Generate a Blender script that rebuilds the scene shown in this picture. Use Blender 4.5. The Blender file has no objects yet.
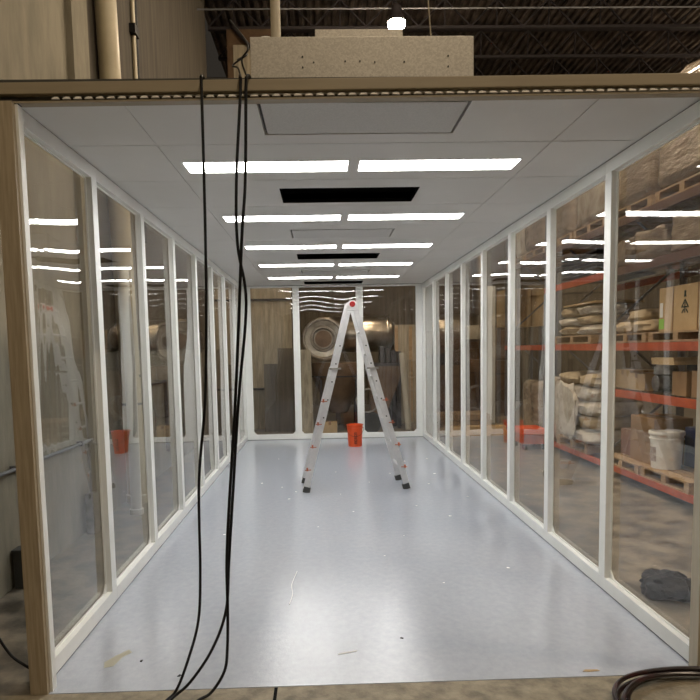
import bpy, bmesh, math, random
from mathutils import Vector, Matrix, noise
R = random.Random(7)
PI = math.pi
SC = bpy.context.scene
COL = SC.collection

# ------------------------------------------------------------------ materials
def nt(name):
    m = bpy.data.materials.new(name); m.use_nodes = True
    t = m.node_tree; t.nodes.clear()
    o = t.nodes.new('ShaderNodeOutputMaterial')
    return m, t, o
def mat(name, col, rough=0.6, metal=0.0, col2=None, scale=6.0, stretch=(1,1,1), detail=4, mixlo=0.35, mixhi=0.65,
        bump=0.0, bscale=None, bstretch=None, coat=0.0, spec=0.5, voronoi=False, rough2=None):
    m, t, o = nt(name)
    b = t.nodes.new('ShaderNodeBsdfPrincipled'); t.links.new(b.outputs[0], o.inputs[0])
    b.inputs['Base Color'].default_value = (*col, 1); b.inputs['Roughness'].default_value = rough
    b.inputs['Metallic'].default_value = metal; b.inputs['Specular IOR Level'].default_value = spec
    b.inputs['Coat Weight'].default_value = coat; b.inputs['Coat Roughness'].default_value = 0.12
    tc = t.nodes.new('ShaderNodeTexCoord')
    def tex(sc, st, vor=False):
        mp = t.nodes.new('ShaderNodeMapping'); t.links.new(tc.outputs['Object'], mp.inputs[0])
        mp.inputs['Scale'].default_value = st
        if vor:
            n = t.nodes.new('ShaderNodeTexVoronoi'); n.inputs['Scale'].default_value = sc
            t.links.new(mp.outputs[0], n.inputs['Vector'])
            s = t.nodes.new('ShaderNodeSeparateColor'); t.links.new(n.outputs['Color'], s.inputs[0])
            return s.outputs[0]
        n = t.nodes.new('ShaderNodeTexNoise'); n.inputs['Scale'].default_value = sc; n.inputs['Detail'].default_value = detail
        n.inputs['Roughness'].default_value = 0.6
        t.links.new(mp.outputs[0], n.inputs['Vector']); return n.outputs['Fac']
    if col2:
        f = tex(scale, stretch, voronoi)
        r = t.nodes.new('ShaderNodeMapRange'); r.inputs[1].default_value = mixlo; r.inputs[2].default_value = mixhi
        t.links.new(f, r.inputs[0])
        mx = t.nodes.new('ShaderNodeMix'); mx.data_type = 'RGBA'
        mx.inputs['A'].default_value = (*col, 1); mx.inputs['B'].default_value = (*col2, 1)
        t.links.new(r.outputs[0], mx.inputs['Factor']); t.links.new(mx.outputs['Result'], b.inputs['Base Color'])
        if rough2 is not None:
            q = t.nodes.new('ShaderNodeMapRange'); q.inputs[3].default_value = rough; q.inputs[4].default_value = rough2
            t.links.new(r.outputs[0], q.inputs[0]); t.links.new(q.outputs[0], b.inputs['Roughness'])
    if bump:
        f = tex(bscale or scale, bstretch or stretch)
        bp = t.nodes.new('ShaderNodeBump'); bp.inputs['Strength'].default_value = 1; bp.inputs['Distance'].default_value = bump
        t.links.new(f, bp.inputs['Height']); t.links.new(bp.outputs[0], b.inputs['Normal'])
    return m
def emit(name, col, s):
    m, t, o = nt(name); e = t.nodes.new('ShaderNodeEmission')
    e.inputs[0].default_value = (*col, 1); e.inputs[1].default_value = s; t.links.new(e.outputs[0], o.inputs[0]); return m
def clear_sheet(name, f0=0.034, tint=(0.985, 0.985, 0.98), bump=0.0, rough=0.004):
    m, t, o = nt(name)
    tr = t.nodes.new('ShaderNodeBsdfTransparent'); tr.inputs[0].default_value = (*tint, 1)
    gl = t.nodes.new('ShaderNodeBsdfGlossy'); gl.inputs['Roughness'].default_value = rough
    gl.inputs['Color'].default_value = (1, 1, 1, 1)
    g = t.nodes.new('ShaderNodeNewGeometry')
    d = t.nodes.new('ShaderNodeVectorMath'); d.operation = 'DOT_PRODUCT'
    t.links.new(g.outputs['Incoming'], d.inputs[0]); t.links.new(g.outputs['Normal'], d.inputs[1])
    def M(op, a, b=None):
        n = t.nodes.new('ShaderNodeMath'); n.operation = op
        for i, v in enumerate((a, b)):
            if v is None: continue
            if isinstance(v, (int, float)): n.inputs[i].default_value = v
            else: t.links.new(v, n.inputs[i])
        return n.outputs[0]
    c = M('ABSOLUTE', d.outputs['Value']); k = M('POWER', M('SUBTRACT', 1.0, c), 5.0)
    F = M('ADD', M('MULTIPLY', k, 1 - f0), f0)
    mx = t.nodes.new('ShaderNodeMixShader'); t.links.new(F, mx.inputs[0])
    t.links.new(tr.outputs[0], mx.inputs[1]); t.links.new(gl.outputs[0], mx.inputs[2]); t.links.new(mx.outputs[0], o.inputs[0])
    if bump:
        tc = t.nodes.new('ShaderNodeTexCoord'); n = t.nodes.new('ShaderNodeTexNoise'); n.inputs['Scale'].default_value = 3.0
        t.links.new(tc.outputs['Object'], n.inputs['Vector'])
        bp = t.nodes.new('ShaderNodeBump'); bp.inputs['Distance'].default_value = bump; t.links.new(n.outputs[0], bp.inputs['Height'])
        t.links.new(bp.outputs[0], gl.inputs['Normal'])
    return m

M_white = mat('white_powder_coat', (0.84, 0.85, 0.82), 0.35, col2=(0.79, 0.80, 0.77), scale=3, bump=0.0004, bscale=60)
M_ceil = mat('white_ceiling_panel', (0.70, 0.69, 0.66), 0.45, col2=(0.66, 0.65, 0.62), scale=1.2, spec=0.35)
M_panel = mat('white_grille', (0.62, 0.61, 0.585), 0.55, col2=(0.55, 0.545, 0.52), scale=120, detail=1)
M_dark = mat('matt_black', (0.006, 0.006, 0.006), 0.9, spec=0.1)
M_gap = mat('shadow_gap_gasket', (0.06, 0.06, 0.055), 0.8)
M_tan = mat('tan_paint', (0.45, 0.375, 0.27), 0.5, col2=(0.34, 0.28, 0.195), scale=5, stretch=(14, 14, 0.7), bump=0.0006, bscale=8, bstretch=(20, 20, 1))
M_tanbeam = mat('tan_beam_paint', (0.36, 0.305, 0.215), 0.5, col2=(0.32, 0.27, 0.19), scale=4, stretch=(0.5, 6, 6))
M_tanright = mat('cream_paint', (0.50, 0.45, 0.35), 0.5, col2=(0.45, 0.40, 0.30), scale=5, stretch=(9, 9, 0.7))
M_epoxy = mat('blue_grey_epoxy', (0.44, 0.47, 0.53), 0.11, col2=(0.385, 0.415, 0.475), scale=20, stretch=(1, .8, 1), detail=12, mixlo=.3, mixhi=.7, bump=0.0012, bscale=45, spec=0.95, rough2=0.20)
M_conc = mat('concrete_floor', (0.25, 0.215, 0.165), 0.6, col2=(0.085, 0.075, 0.06), scale=3.2, detail=12, stretch=(1.2, 1.1, 1), mixlo=.38, mixhi=.62, bump=0.003, bscale=22, rough2=0.4)
M_apron = mat('front_concrete', (0.34, 0.29, 0.205), 0.7, col2=(0.17, 0.145, 0.105), scale=9, detail=8, bump=0.003, bscale=30)
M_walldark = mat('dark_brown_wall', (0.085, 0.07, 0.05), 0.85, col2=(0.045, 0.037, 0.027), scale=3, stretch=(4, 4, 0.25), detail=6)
M_wallc = mat('concrete_wall', (0.245, 0.22, 0.165), 0.85, col2=(0.17, 0.152, 0.112), scale=1.6, stretch=(3, 3, 0.8), detail=8, bump=0.004, bscale=10)
M_brownwall = mat('brown_concrete', (0.13, 0.11, 0.08), 0.85, col2=(0.075, 0.06, 0.045), scale=3, stretch=(4, 4, 0.25), detail=6)
M_deck = mat('dark_deck', (0.125, 0.098, 0.08), 0.7, col2=(0.03, 0.025, 0.022), scale=2)
M_steel = mat('dark_joist', (0.025, 0.02, 0.022), 0.6)
M_galv = mat('galvanized_steel', (0.58, 0.55, 0.49), 0.5, 0.3, col2=(0.46, 0.43, 0.38), scale=130, voronoi=True, mixlo=0.1, mixhi=0.9)
M_pipe = mat('beige_pipe', (0.46, 0.40, 0.27), 0.35, col2=(0.40, 0.345, 0.23), scale=3)
M_palegrey = mat('pale_grey', (0.60, 0.59, 0.53), 0.4)
M_alu = mat('aluminium', (0.80, 0.80, 0.80), 0.36, 0.65, col2=(0.72, 0.72, 0.73), scale=12)
M_orange = mat('orange_plastic', (0.72, 0.085, 0.015), 0.38)
M_red = mat('red_plastic', (0.55, 0.02, 0.02), 0.4)
M_lock = mat('orange_lock', (0.42, 0.12, 0.06), 0.5)
M_rubber = mat('grey_rubber', (0.05, 0.052, 0.05), 0.7)
M_black = mat('black_cable', (0.004, 0.004, 0.005), 0.55, spec=0.3)
M_hose = mat('dark_hose', (0.018, 0.010, 0.010), 0.3, col2=(0.06, 0.008, 0.008), scale=2.5, mixlo=0.58, mixhi=0.7)
M_ink = mat('dark_print', (0.03, 0.012, 0.01), 0.7)
M_rack = mat('orange_rack_steel', (0.46, 0.085, 0.025), 0.5, col2=(0.33, 0.06, 0.02), scale=8)
M_rackdim = mat('dimmed_brown_rack_steel', (0.11, 0.055, 0.035), 0.6)  # rack colour darkened to paint the dimness of the upper beams; second rack too
M_upright = mat('grey_rack_steel', (0.16, 0.165, 0.17), 0.5, col2=(0.12, 0.12, 0.13), scale=8)
M_wood = mat('pallet_wood', (0.42, 0.29, 0.165), 0.8, col2=(0.27, 0.18, 0.10), scale=4, stretch=(1, 6, 6), detail=6)
M_card = mat('cardboard', (0.33, 0.20, 0.095), 0.8, col2=(0.26, 0.155, 0.07), scale=3)
M_cardpale = mat('pale_cardboard', (0.47, 0.33, 0.17), 0.8, col2=(0.39, 0.27, 0.135), scale=3)
M_tape = mat('brown_tape', (0.25, 0.14, 0.06), 0.3)
M_sack = mat('paper_sack', (0.50, 0.40, 0.26), 0.75, col2=(0.33, 0.25, 0.155), scale=5, bump=0.012, bscale=9)
M_sackw = mat('white_woven_sack', (0.62, 0.58, 0.50), 0.6, col2=(0.40, 0.34, 0.27), scale=6, bump=0.012, bscale=10)
M_wrap = mat('shrink_wrap', (0.36, 0.29, 0.21), 0.22, col2=(0.20, 0.145, 0.10), scale=3, stretch=(1, 1, 3), bump=0.03, bscale=7, coat=0.8)
M_wrapw = mat('pale_shrink_wrap', (0.50, 0.45, 0.37), 0.2, col2=(0.26, 0.20, 0.14), scale=5, bump=0.03, bscale=8, coat=0.8)
M_bag = mat('black_bag_plastic', (0.003, 0.003, 0.004), 0.42, bump=0.02, bscale=16, spec=0.28)
M_bucketw = mat('white_plastic', (0.85, 0.82, 0.75), 0.4, col2=(0.72, 0.68, 0.6), scale=7)
M_label = mat('printed_label', (0.50, 0.44, 0.37), 0.6, col2=(0.25, 0.17, 0.13), scale=30, detail=2)
M_blue = mat('navy_plastic', (0.03, 0.045, 0.13), 0.5)
M_green = mat('green_sticker', (0.28, 0.55, 0.10), 0.6)
M_paper = mat('white_paper', (0.72, 0.72, 0.70), 0.7)
M_stain = mat('ochre_stain', (0.38, 0.36, 0.27), 0.35)
M_stainless = mat('stainless', (0.36, 0.31, 0.25), 0.3, 0.95, col2=(0.22, 0.185, 0.14), scale=4, bump=0.008, bscale=4)
M_rust = mat('brown_machine_paint', (0.17, 0.105, 0.06), 0.4, 0.3, col2=(0.10, 0.06, 0.035), scale=3)
M_motor = mat('machine_grey', (0.14, 0.13, 0.12), 0.5, 0.3, col2=(0.30, 0.28, 0.25), scale=9)
M_board = mat('pale_board', (0.36, 0.31, 0.22), 0.7, col2=(0.21, 0.175, 0.12), scale=3, stretch=(5, 5, 0.5))
M_darkpanel = mat('dark_panel', (0.035, 0.03, 0.028), 0.6)
M_chip = mat('white_scrap', (0.80, 0.80, 0.80), 0.5)
M_clear = clear_sheet('clear_vinyl_sheet')
M_tube = emit('led_diffuser', (1.0, 0.985, 0.95), 17.0)
M_bay = emit('warm_lamp', (1.0, 0.82, 0.60), 470.0)
M_glint = mat('bright_zinc', (0.92, 0.90, 0.84), 0.25, 0.2)

# ------------------------------------------------------------------ mesh builder
class B:
    def __init__(s): s.bm = bmesh.new()
    def box(s, x0, x1, y0, y1, z0, z1, bevel=0):
        v = [s.bm.verts.new((x, y, z)) for z in (z0, z1) for y in (y0, y1) for x in (x0, x1)]
        fs = [s.bm.faces.new([v[i] for i in q]) for q in ((0,2,3,1),(4,5,7,6),(0,1,5,4),(2,6,7,3),(0,4,6,2),(1,3,7,5))]
        if bevel:
            es = {e for f in fs for e in f.edges}
            bmesh.ops.bevel(s.bm, geom=list(es), offset=bevel, segments=2, affect='EDGES', profile=0.7)
        return s
    def beam(s, p, q, w, d, side=(0, 1, 0)):
        """box from p to q, d thick along side, w wide across"""
        p, q = Vector(p), Vector(q); a = (q - p).normalized(); u = Vector(side); u = (u - a * u.dot(a)).normalized(); n = a.cross(u)
        r = []
        for c in (p, q):
            for i, j in ((-1, -1), (1, -1), (1, 1), (-1, 1)): r.append(s.bm.verts.new(c + n * w / 2 * i + u * d / 2 * j))
        for f in ((0,1,2,3),(7,6,5,4),(0,4,5,1),(1,5,6,2),(2,6,7,3),(3,7,4,0)): s.bm.faces.new([r[i] for i in f])
        return s
    def prism(s, pts, ext):
        e = Vector(ext); a = [s.bm.verts.new(p) for p in pts]; b = [s.bm.verts.new(Vector(p) + e) for p in pts]
        n = len(a); s.bm.faces.new(a); s.bm.faces.new(b[::-1])
        for i in range(n): s.bm.faces.new((a[(i+1) % n], a[i], b[i], b[(i+1) % n]))
        return s
    def lathe(s, prof, c=(0, 0, 0), n=24, axis='z', a0=0, a1=2*PI):
        c = Vector(c); rings = []
        for r, h in prof:
            ring = []
            for k in range(n):
                t = 2 * PI * k / n; x, y = r * math.cos(t), r * math.sin(t)
                v = {'z': (x, y, h), 'y': (x, h, y), 'x': (h, x, y)}[axis]
                ring.append(s.bm.verts.new(c + Vector(v)))
            rings.append(ring)
        for A, C in zip(rings, rings[1:]):
            for k in range(n): s.bm.faces.new((A[k], A[(k+1) % n], C[(k+1) % n], C[k]))
        s.bm.faces.new(rings[0][::-1]); s.bm.faces.new(rings[-1])
        return s
    def tube(s, pts, r, n=8):
        pts = [Vector(p) for p in pts]; rings = []; u = None
        for i, p in enumerate(pts):
            a = (pts[min(i+1, len(pts)-1)] - pts[max(i-1, 0)]).normalized()
            if u is None: u = a.orthogonal().normalized()
            u = (u - a * u.dot(a)).normalized(); w = a.cross(u)
            rr = r[i] if isinstance(r, (list, tuple)) else r
            rings.append([s.bm.verts.new(p + (u * math.cos(2*PI*k/n) + w * math.sin(2*PI*k/n)) * rr) for k in range(n)])
        for A, C in zip(rings, rings[1:]):
            for k in range(n): s.bm.faces.new((A[k], A[(k+1) % n], C[(k+1) % n], C[k]))
        s.bm.faces.new(rings[0][::-1]); s.bm.faces.new(rings[-1])
        return s
    def lump(s, c, rad, amp=0.1, freq=2.0, seed=0, e=0.6, nu=28, nv=16, flat=None):
        c = Vector(c); rows = []
        sg = lambda x, p: math.copysign(abs(x) ** p, x)
        for i in range(1, nv):
            t = PI * i / nv - PI / 2; row = []
            for k in range(nu):
                p = 2 * PI * k / nu
                d = Vector((sg(math.cos(t), e) * sg(math.cos(p), e), sg(math.cos(t), e) * sg(math.sin(p), e), sg(math.sin(t), e)))
                f = 1 + amp * noise.noise(d * freq + Vector((seed * 7.3, seed * 1.7, seed)))  + amp * .4 * noise.noise(d * freq * 3 + Vector((seed, 5, seed)))
                v = Vector((d.x * rad[0], d.y * rad[1], d.z * rad[2])) * f
                if flat is not None: v.z = max(v.z, -rad[2] * flat)
                row.append(s.bm.verts.new(c + v))
            rows.append(row)
        for A, C in zip(rows, rows[1:]):
            for k in range(nu): s.bm.faces.new((A[k], A[(k+1) % nu], C[(k+1) % nu], C[k]))
        s.bm.faces.new(rows[0][::-1]); s.bm.faces.new(rows[-1])
        return s
    def obj(s, name, m, parent=None, loc=None, smooth=False, rz=0):
        bmesh.ops.recalc_face_normals(s.bm, faces=s.bm.faces)
        me = bpy.data.meshes.new(name); s.bm.to_mesh(me); s.bm.free()
        if smooth:
            for p in me.polygons: p.use_smooth = True
        me.materials.append(m); o = bpy.data.objects.new(name, me); COL.objects.link(o)
        if smooth == 'auto' or smooth is True:
            try: me.set_sharp_from_angle(angle=math.radians(42))
            except Exception: pass
        if parent: o.parent = parent
        if loc: o.location = loc
        if rz: o.rotation_euler.z = rz
        return o
def tag(o, label, cat, group=None, kind=None):
    o['label'] = label; o['category'] = cat
    if group: o['group'] = group
    if kind: o['kind'] = kind
    return o
def thing(name, loc, label, cat, group=None, rz=0):
    o = bpy.data.objects.new(name, None); o.empty_display_size = .1; COL.objects.link(o); o.location = loc; o.rotation_euler.z = rz
    return tag(o, label, cat, group)
def struct(name, b, m, label=None, smooth=False):
    o = b.obj(name, m, smooth=smooth); o['kind'] = 'structure'
    if label: o['label'] = label
    return o
def spline(pts, n=10):
    P = [Vector(p) for p in pts]; P = [P[0]*2-P[1]] + P + [P[-1]*2-P[-2]]; out = []
    for i in range(1, len(P)-2):
        for k in range(n):
            t = k / n; a, b, c, d = P[i-1:i+3]
            out.append(0.5*((2*b)+(c-a)*t+(2*a-5*b+4*c-d)*t*t+(3*b-a-3*c+d)*t**3))
    out.append(P[-2]); return out
def plate(b, x0, x1, y0, y1, z0, z1, holes):
    """flat slab cut into cells, leaving the listed rectangles open"""
    xs = sorted({x0, x1} | {h[0] for h in holes} | {h[1] for h in holes}); ys = sorted({y0, y1} | {h[2] for h in holes} | {h[3] for h in holes})
    xs = [x for x in xs if x0 <= x <= x1]; ys = [y for y in ys if y0 <= y <= y1]
    for xa, xb in zip(xs, xs[1:]):
        run = None
        for ya, yb in zip(ys, ys[1:]):
            cx, cy = (xa+xb)/2, (ya+yb)/2
            solid = not any(h[0] < cx < h[1] and h[2] < cy < h[3] for h in holes)
            if solid: run = (run[0], yb) if run else (ya, yb)
            if (not solid or yb == ys[-1]) and run:
                b.box(xa, xb, run[0], run[1], z0, z1); run = None
    return b

# ------------------------------------------------------------------ camera (level survey of the room)
f, roll, pitch, yaw, cx, cz = 641.89, -0.0188, 0.0881, 0.0261, 1.5751, 1.8499
ppx, ppy = 339.52, 406.17
X = Vector((1, 0, 0)); Y = Vector((0, 1, 0)); Z = Vector((0, 0, 1))
c, s = math.cos(yaw), math.sin(yaw)
X1 = X * c - Y * s; Y1 = X * s + Y * c
c, s = math.cos(pitch), math.sin(pitch)
F = Y1 * c - Z * s; U = Y1 * s + Z * c
c, s = math.cos(roll), math.sin(roll)
right = X1 * c + U * s; up = -X1 * s + U * c
cam = bpy.data.cameras.new('camera'); co = bpy.data.objects.new('camera', cam); COL.objects.link(co)
mw = Matrix.Identity(4)
for i in range(3): mw[i][0] = right[i]; mw[i][1] = up[i]; mw[i][2] = -F[i]
mw[0][3], mw[1][3], mw[2][3] = cx, 0, cz
co.matrix_world = mw
cam.sensor_width = 36; cam.lens = f / 700 * 36; cam.shift_x = (350 - ppx) / 700; cam.shift_y = (ppy - 350) / 700
cam.clip_end = 100; SC.camera = co

# ------------------------------------------------------------------ room numbers
W, H, P0, P = 3.66, 3.17, 3.515, 1.22
YE = P0 + 8 * P            # inner face of the end wall
WL, RX, BY, RZ = -0.93, 14.0, 21.5, 10.1

# ------------------------------------------------------------------ warehouse shell
struct('floor', B().box(WL - .2, RX, -7, BY, -0.12, -0.006), M_conc)
fb = B(); plate(fb, -0.02, W + 0.02, 3.41, YE + .05, -0.005, 0.0, [])
struct('floor', fb, M_epoxy)
ap = B(); plate(ap, WL, 1.275, 2.2, 3.405, -0.0055, -0.001, []); plate(ap, 1.295, 4.3, 2.2, 3.405, -0.0055, -0.001, [])
struct('floor', ap, M_apron)
struct('trim_1', B().box(1.276, 1.294, 2.2, 3.405, -0.0055, -0.003), M_dark)
struct('wall_left', B().box(WL - .2, WL, -7, 15.2, -0.1, RZ + .5), M_wallc)
struct('wall_back', B().box(WL - 8, RX, BY, BY + .2, -0.1, RZ + .5), M_brownwall)
struct('wall_right', B().box(RX, RX + .2, -7, BY, -0.1, RZ + .5), M_brownwall)
struct('wall_front', B().box(WL - .2, RX, -7.2, -7, -0.1, RZ + .5), M_wallc)
struct('wall_back_left', B().box(WL - .2, 0.88, 15.2, 15.35, -0.1, 7.9), M_board)
struct('trim_2', B().box(WL, 0.88, 15.16, 15.2, 3.02, 3.06), M_darkpanel)
struct('trim_3', B().box(WL, 0.88, 15.16, 15.2, 0.93, 0.98), M_darkpanel)
struct('trim_4', B().box(WL, -0.86, 6.83, 7.29, -0.006, RZ), M_wallc)
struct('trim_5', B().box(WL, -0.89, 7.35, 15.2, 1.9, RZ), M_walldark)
db = B()                                   # fluted roof deck, flutes running away from the camera
x = WL - .2
prof = []
while x < RX: prof += [(x, RZ), (x + .075, RZ), (x + .105, RZ + .075), (x + .18, RZ + .075)]; x += .21
va = [db.bm.verts.new((a, -7, h)) for a, h in prof]; vb = [db.bm.verts.new((a, BY, h)) for a, h in prof]
for i in range(len(va) - 1): db.bm.faces.new((va[i], va[i+1], vb[i+1], vb[i]))
vc = [db.bm.verts.new((a, y, RZ + .25)) for a, y in ((WL-.2, -7), (prof[-1][0], -7), (prof[-1][0], BY), (WL-.2, BY))]
db.bm.faces.new(vc)
struct('ceiling', db, M_deck)
for k, y in enumerate((11.2, 12.75, 14.3, 15.85, 17.4, 18.95, 20.5)):
    b = B(); b.box(WL, RX, y - .05, y + .05, 9.36, 9.42); b.box(WL, RX, y - .05, y + .05, RZ - .06, RZ)
    xx = WL; q = 0
    while xx < RX - .6:
        b.beam((xx, y, 9.42), (xx + .62, y, RZ - .06), .035, .035) if q % 2 == 0 else b.beam((xx, y, RZ - .06), (xx + .62, y, 9.42), .035, .035)
        if q % 2: b.beam((xx, y, 9.42), (xx, y, RZ - .06), .03, .03)
        xx += .62; q += 1
    struct('trim_%d' % (6 + k), b, M_steel)

# high-bay lamps
def high_bay(loc, label):
    t = thing('high_bay_lamp', loc, label, 'ceiling lamp', 'high bay lamps under the warehouse roof')
    B().lathe([(.06, .30), (.10, .30), (.11, .18), (.175, .02), (.19, .0), (.172, .0), (.05, .02)], n=20).obj('housing', M_steel, t, smooth=True)
    B().lathe([(.02, -.12), (.10, -.115), (.165, -.08), (.17, .0), (.02, .001)], n=20).obj('bulb_lens', M_bay, t, smooth=True)
    B().tube([(0, 0, .3), (0, 0, RZ - loc[2])], .01).obj('hanger', M_steel, t)
high_bay((3.22, 13.5, 8.38), 'lit warm high bay lamp glowing above the roof of the white enclosure')
for p in ((3.0, -1.5, 8.4), (8.6, 2.0, 8.4), (4.0, 5.2, 8.9), (3.4, 9.4, 8.5), (9.5, 10.0, 8.4), (13.0, 16.5, 8.4)):  # unseen lamps; that over mid-enclosure is added to brighten the rack fronts
    high_bay(p, 'warm high bay lamp under the warehouse roof, out of the picture')

# ------------------------------------------------------------------ enclosure roof, ceiling and lights
LR = [4.63, 6.45, 8.27, 10.05, 11.80]; LD = .29
FF = [3.56, 5.40, 7.22, 9.02, 10.82, 12.60]; FD = .52
holes = []
for y in LR: holes += [(.62, 1.805, y, y + LD), (1.86, 3.03, y, y + LD)]
for y in FF: holes.append((1.26, 2.41, y, y + FD))
deckholes = [(1.26, 2.41, y, y + FD) for i, y in enumerate(FF) if i % 2 == 1]
seams = [(-.05, W + .05, y - .0035, y + .0035) for y in (4.26, 5.13, 6.04, 6.94, 7.86, 8.76, 9.66, 10.57, 11.47, 12.38)]
seams += [(x - .0018, x + .0018, 3.45, YE) for x in (.55, 3.10)]
b = B(); plate(b, -.06, W + .06, 3.46, YE + .06, H, H + .03, [(h[0] - .004, h[1] + .004, h[2] - .004, h[3] + .004) if h[:2] == (1.26, 2.41) else h for h in holes] + seams)
struct('ceiling', b, M_ceil)
b = B(); plate(b, -.06, W + .06, 3.46, YE + .06, H + .031, H + .085, deckholes)
struct('ceiling', b, M_gap)
sidename = ['left', 'right']; rown = ['nearest', 'second nearest', 'middle', 'second farthest', 'farthest']
for i, y in enumerate(LR):
    for k, (xa, xb) in enumerate(((.62, 1.805), (1.86, 3.03))):
        t = thing('ceiling_light', ((xa + xb) / 2, y + LD / 2, H), '%s light strip of the %s row in the white ceiling' % (sidename[k], rown[i]), 'ceiling light', 'recessed ceiling light strips')
        w, d = (xb - xa) / 2, LD / 2
        g = B(); plate(g, -w + .001, w - .001, -d + .001, d - .001, -.002, .028, [(-w + .014, w - .014, -d + .014, d - .014)]); g.obj('frame', M_white, t)
        B().box(-w + .014, w - .014, -d + .014, d - .014, .004, .02).obj('diffuser', M_tube, t)
ffn = ['above the front opening', '', 'between the second and third light rows', '', 'between the two farthest light rows']
for i, y in enumerate(FF):
    if i % 2 == 0:
        t = thing('ceiling_filter_panel', (1.835, y + FD / 2, H), 'pale grille panel in the white ceiling %s' % ffn[i], 'ceiling panel')
        B().box(-.560, .560, -.25, .236, -.004, .012).obj('grille', M_panel, t)
        b = B(); plate(b, -.57, .57, -.26, .26, .013, .02, [(-.5, .5, -.2, .2)]); b.obj('frame', M_gap, t)
    else:
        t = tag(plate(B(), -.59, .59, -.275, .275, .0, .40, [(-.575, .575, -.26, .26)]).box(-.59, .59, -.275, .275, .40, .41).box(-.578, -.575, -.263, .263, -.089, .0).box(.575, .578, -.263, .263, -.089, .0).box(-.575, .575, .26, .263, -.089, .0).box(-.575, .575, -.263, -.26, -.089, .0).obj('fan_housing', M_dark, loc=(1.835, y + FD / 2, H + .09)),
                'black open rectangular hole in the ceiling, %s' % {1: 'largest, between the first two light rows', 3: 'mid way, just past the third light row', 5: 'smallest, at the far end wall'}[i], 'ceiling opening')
# front unit on the roof
t = thing('fan_filter_unit', (1.835, 3.90, H + .086), 'speckled galvanized steel fan box on top of the enclosure front', 'fan unit')
B().box(-.61, .60, -.28, .28, 0, .275, .004).obj('housing', M_galv, t)
B().box(-.26, .235, -.12, .2, .276, .388, .004).obj('motor_cover', M_galv, t)
for dx, z in ((-.33, .17), (-.33, .115), (-.27, .14), (-.10, .145), (-.02, .145), (.06, .14), (.22, .14), (.46, .17), (.46, .115)):
    B().lathe([(.0045, -.285), (.0045, -.281)], (dx, 0, z), 8, 'y').obj('rivet', M_gap, t)
wr = spline([(1.24, 3.72, 3.53), (1.27, 3.72, 3.57), (1.32, 3.74, 3.585), (1.37, 3.76, 3.56), (1.40, 3.78, 3.54)])
tag(B().tube(wr, .0035, 6).obj('electrical_wire', M_paper), 'thin white looped wire on the galvanized fan box', 'wire')
t = thing('suspended_pipe', (1.32, 4.45, 3.90), 'beige round vertical pipe rising behind the galvanized fan box', 'pipe')
B().tube([(-.03, 0, 6.0), (.0, 0, -.645)], .033, 14).obj('pipe', M_tanright, t, smooth=True)
B().lathe([(.05, -.645), (.05, -.60), (.034, -.60)], n=16).obj('flange', M_tanright, t, smooth=True)
tag(B().tube([(2.20, 4.0, 5.8), (2.25, 4.0, 3.94), (2.28, 4.0, 3.535)], .004, 6).obj('hanger_wire', M_tanbeam), 'thin tan hanger wire above the right part of the fan box', 'wire')

# header and posts at the opening
t = thing('front_header', (1.8, 3.45, 3.137), 'long tan header beam across the top of the enclosure opening', 'beam'); t.rotation_euler.y = -.006
B().box(-2.2, 2.2, -.03, .035, .043, .100, .004).obj('beam', M_tanbeam, t)
B().box(-2.0, 2.2, .012, .035, .0095, .042).obj('track_back', M_gap, t)
B().box(-1.9, 2.2, -.025, .035, .0, .009).obj('lip', M_tanbeam, t)
b = B(); k = 0
while -1.55 + k * .056 < 2.15:
    xx = -1.55 + k * .056
    b.prism([(xx - .021, -.030, .016), (xx + .021, -.030, .016), (xx + .015, -.022, .026), (xx + .006, -.016, .032), (xx - .006, -.016, .032), (xx - .015, -.022, .026)], (0, .012, 0))
    k += 1
b.obj('curtain_hook', M_glint, t); t.children[-1]['kind'] = 'stuff'
B().box(-1.88, -1.74, -.02, .02, -.004, .020).obj('bracket', M_steel, t)
t = thing('corner_post', (-.015, 3.44, 0), 'tan wood-grained front post at the left of the opening', 'post')
B().box(-.040, .055, -.04, .045, 0, 3.13, .003).obj('post', M_tan, t)
B().box(.056, .070, -.01, .045, 0, 3.13).obj('jamb', M_white, t)
t = thing('corner_post', (3.70, 3.44, 0), 'cream front post at the right edge of the opening', 'post')
B().box(-.058, .09, -.04, .045, 0, 3.14, .003).obj('post', M_tanright, t)

# ------------------------------------------------------------------ wall modules
def pane(w, h, seed, amp=.005):
    """clear sheet w wide (local x), h high (local z), gently buckled, 3 mm thick"""
    b = B(); nx, nz = (60 if seed == 3 else 14), 34; off = Vector((seed * 3.1, seed * 5.7, 1.3 * seed))
    L = []
    for sgn in (0, 1):
        g = []
        for j in range(nz + 1):
            row = []
            for i in range(nx + 1):
                u, v = i / nx, j / nz; e = min(1, 5 * min(u, 1 - u)) * min(1, 9 * min(v, 1 - v))
                d = e * (amp * 2.0 * noise.noise(Vector((u * w * 0.8, v * h * 0.7, 0)) + off) + amp * .06 * noise.noise(Vector((u * w * 4, v * h * 3, 4)) + off))
                if seed == 3: d += .0011 * math.sin(u * 75 + 2 * math.sin(v * 5)) * math.exp(-u / .13) * e
                row.append(b.bm.verts.new(((u - .5) * w, d + sgn * .003, v * h)))
            g.append(row)
        for j in range(nz):
            for i in range(nx): b.bm.faces.new((g[j][i], g[j][i+1], g[j+1][i+1], g[j+1][i]))
        L.append(g)
    a, c = L
    for j in range(nz):
        for i in (0, nx): b.bm.faces.new((a[j][i], a[j+1][i], c[j+1][i], c[j][i]))
    for i in range(nx):
        for j in (0, nz): b.bm.faces.new((a[j][i], a[j][i+1], c[j][i+1], c[j][i]))
    return b
FT, RB, RTp, MW = .05, .105, .095, .105      # frame depth, bottom rail, top rail, mullion
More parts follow.
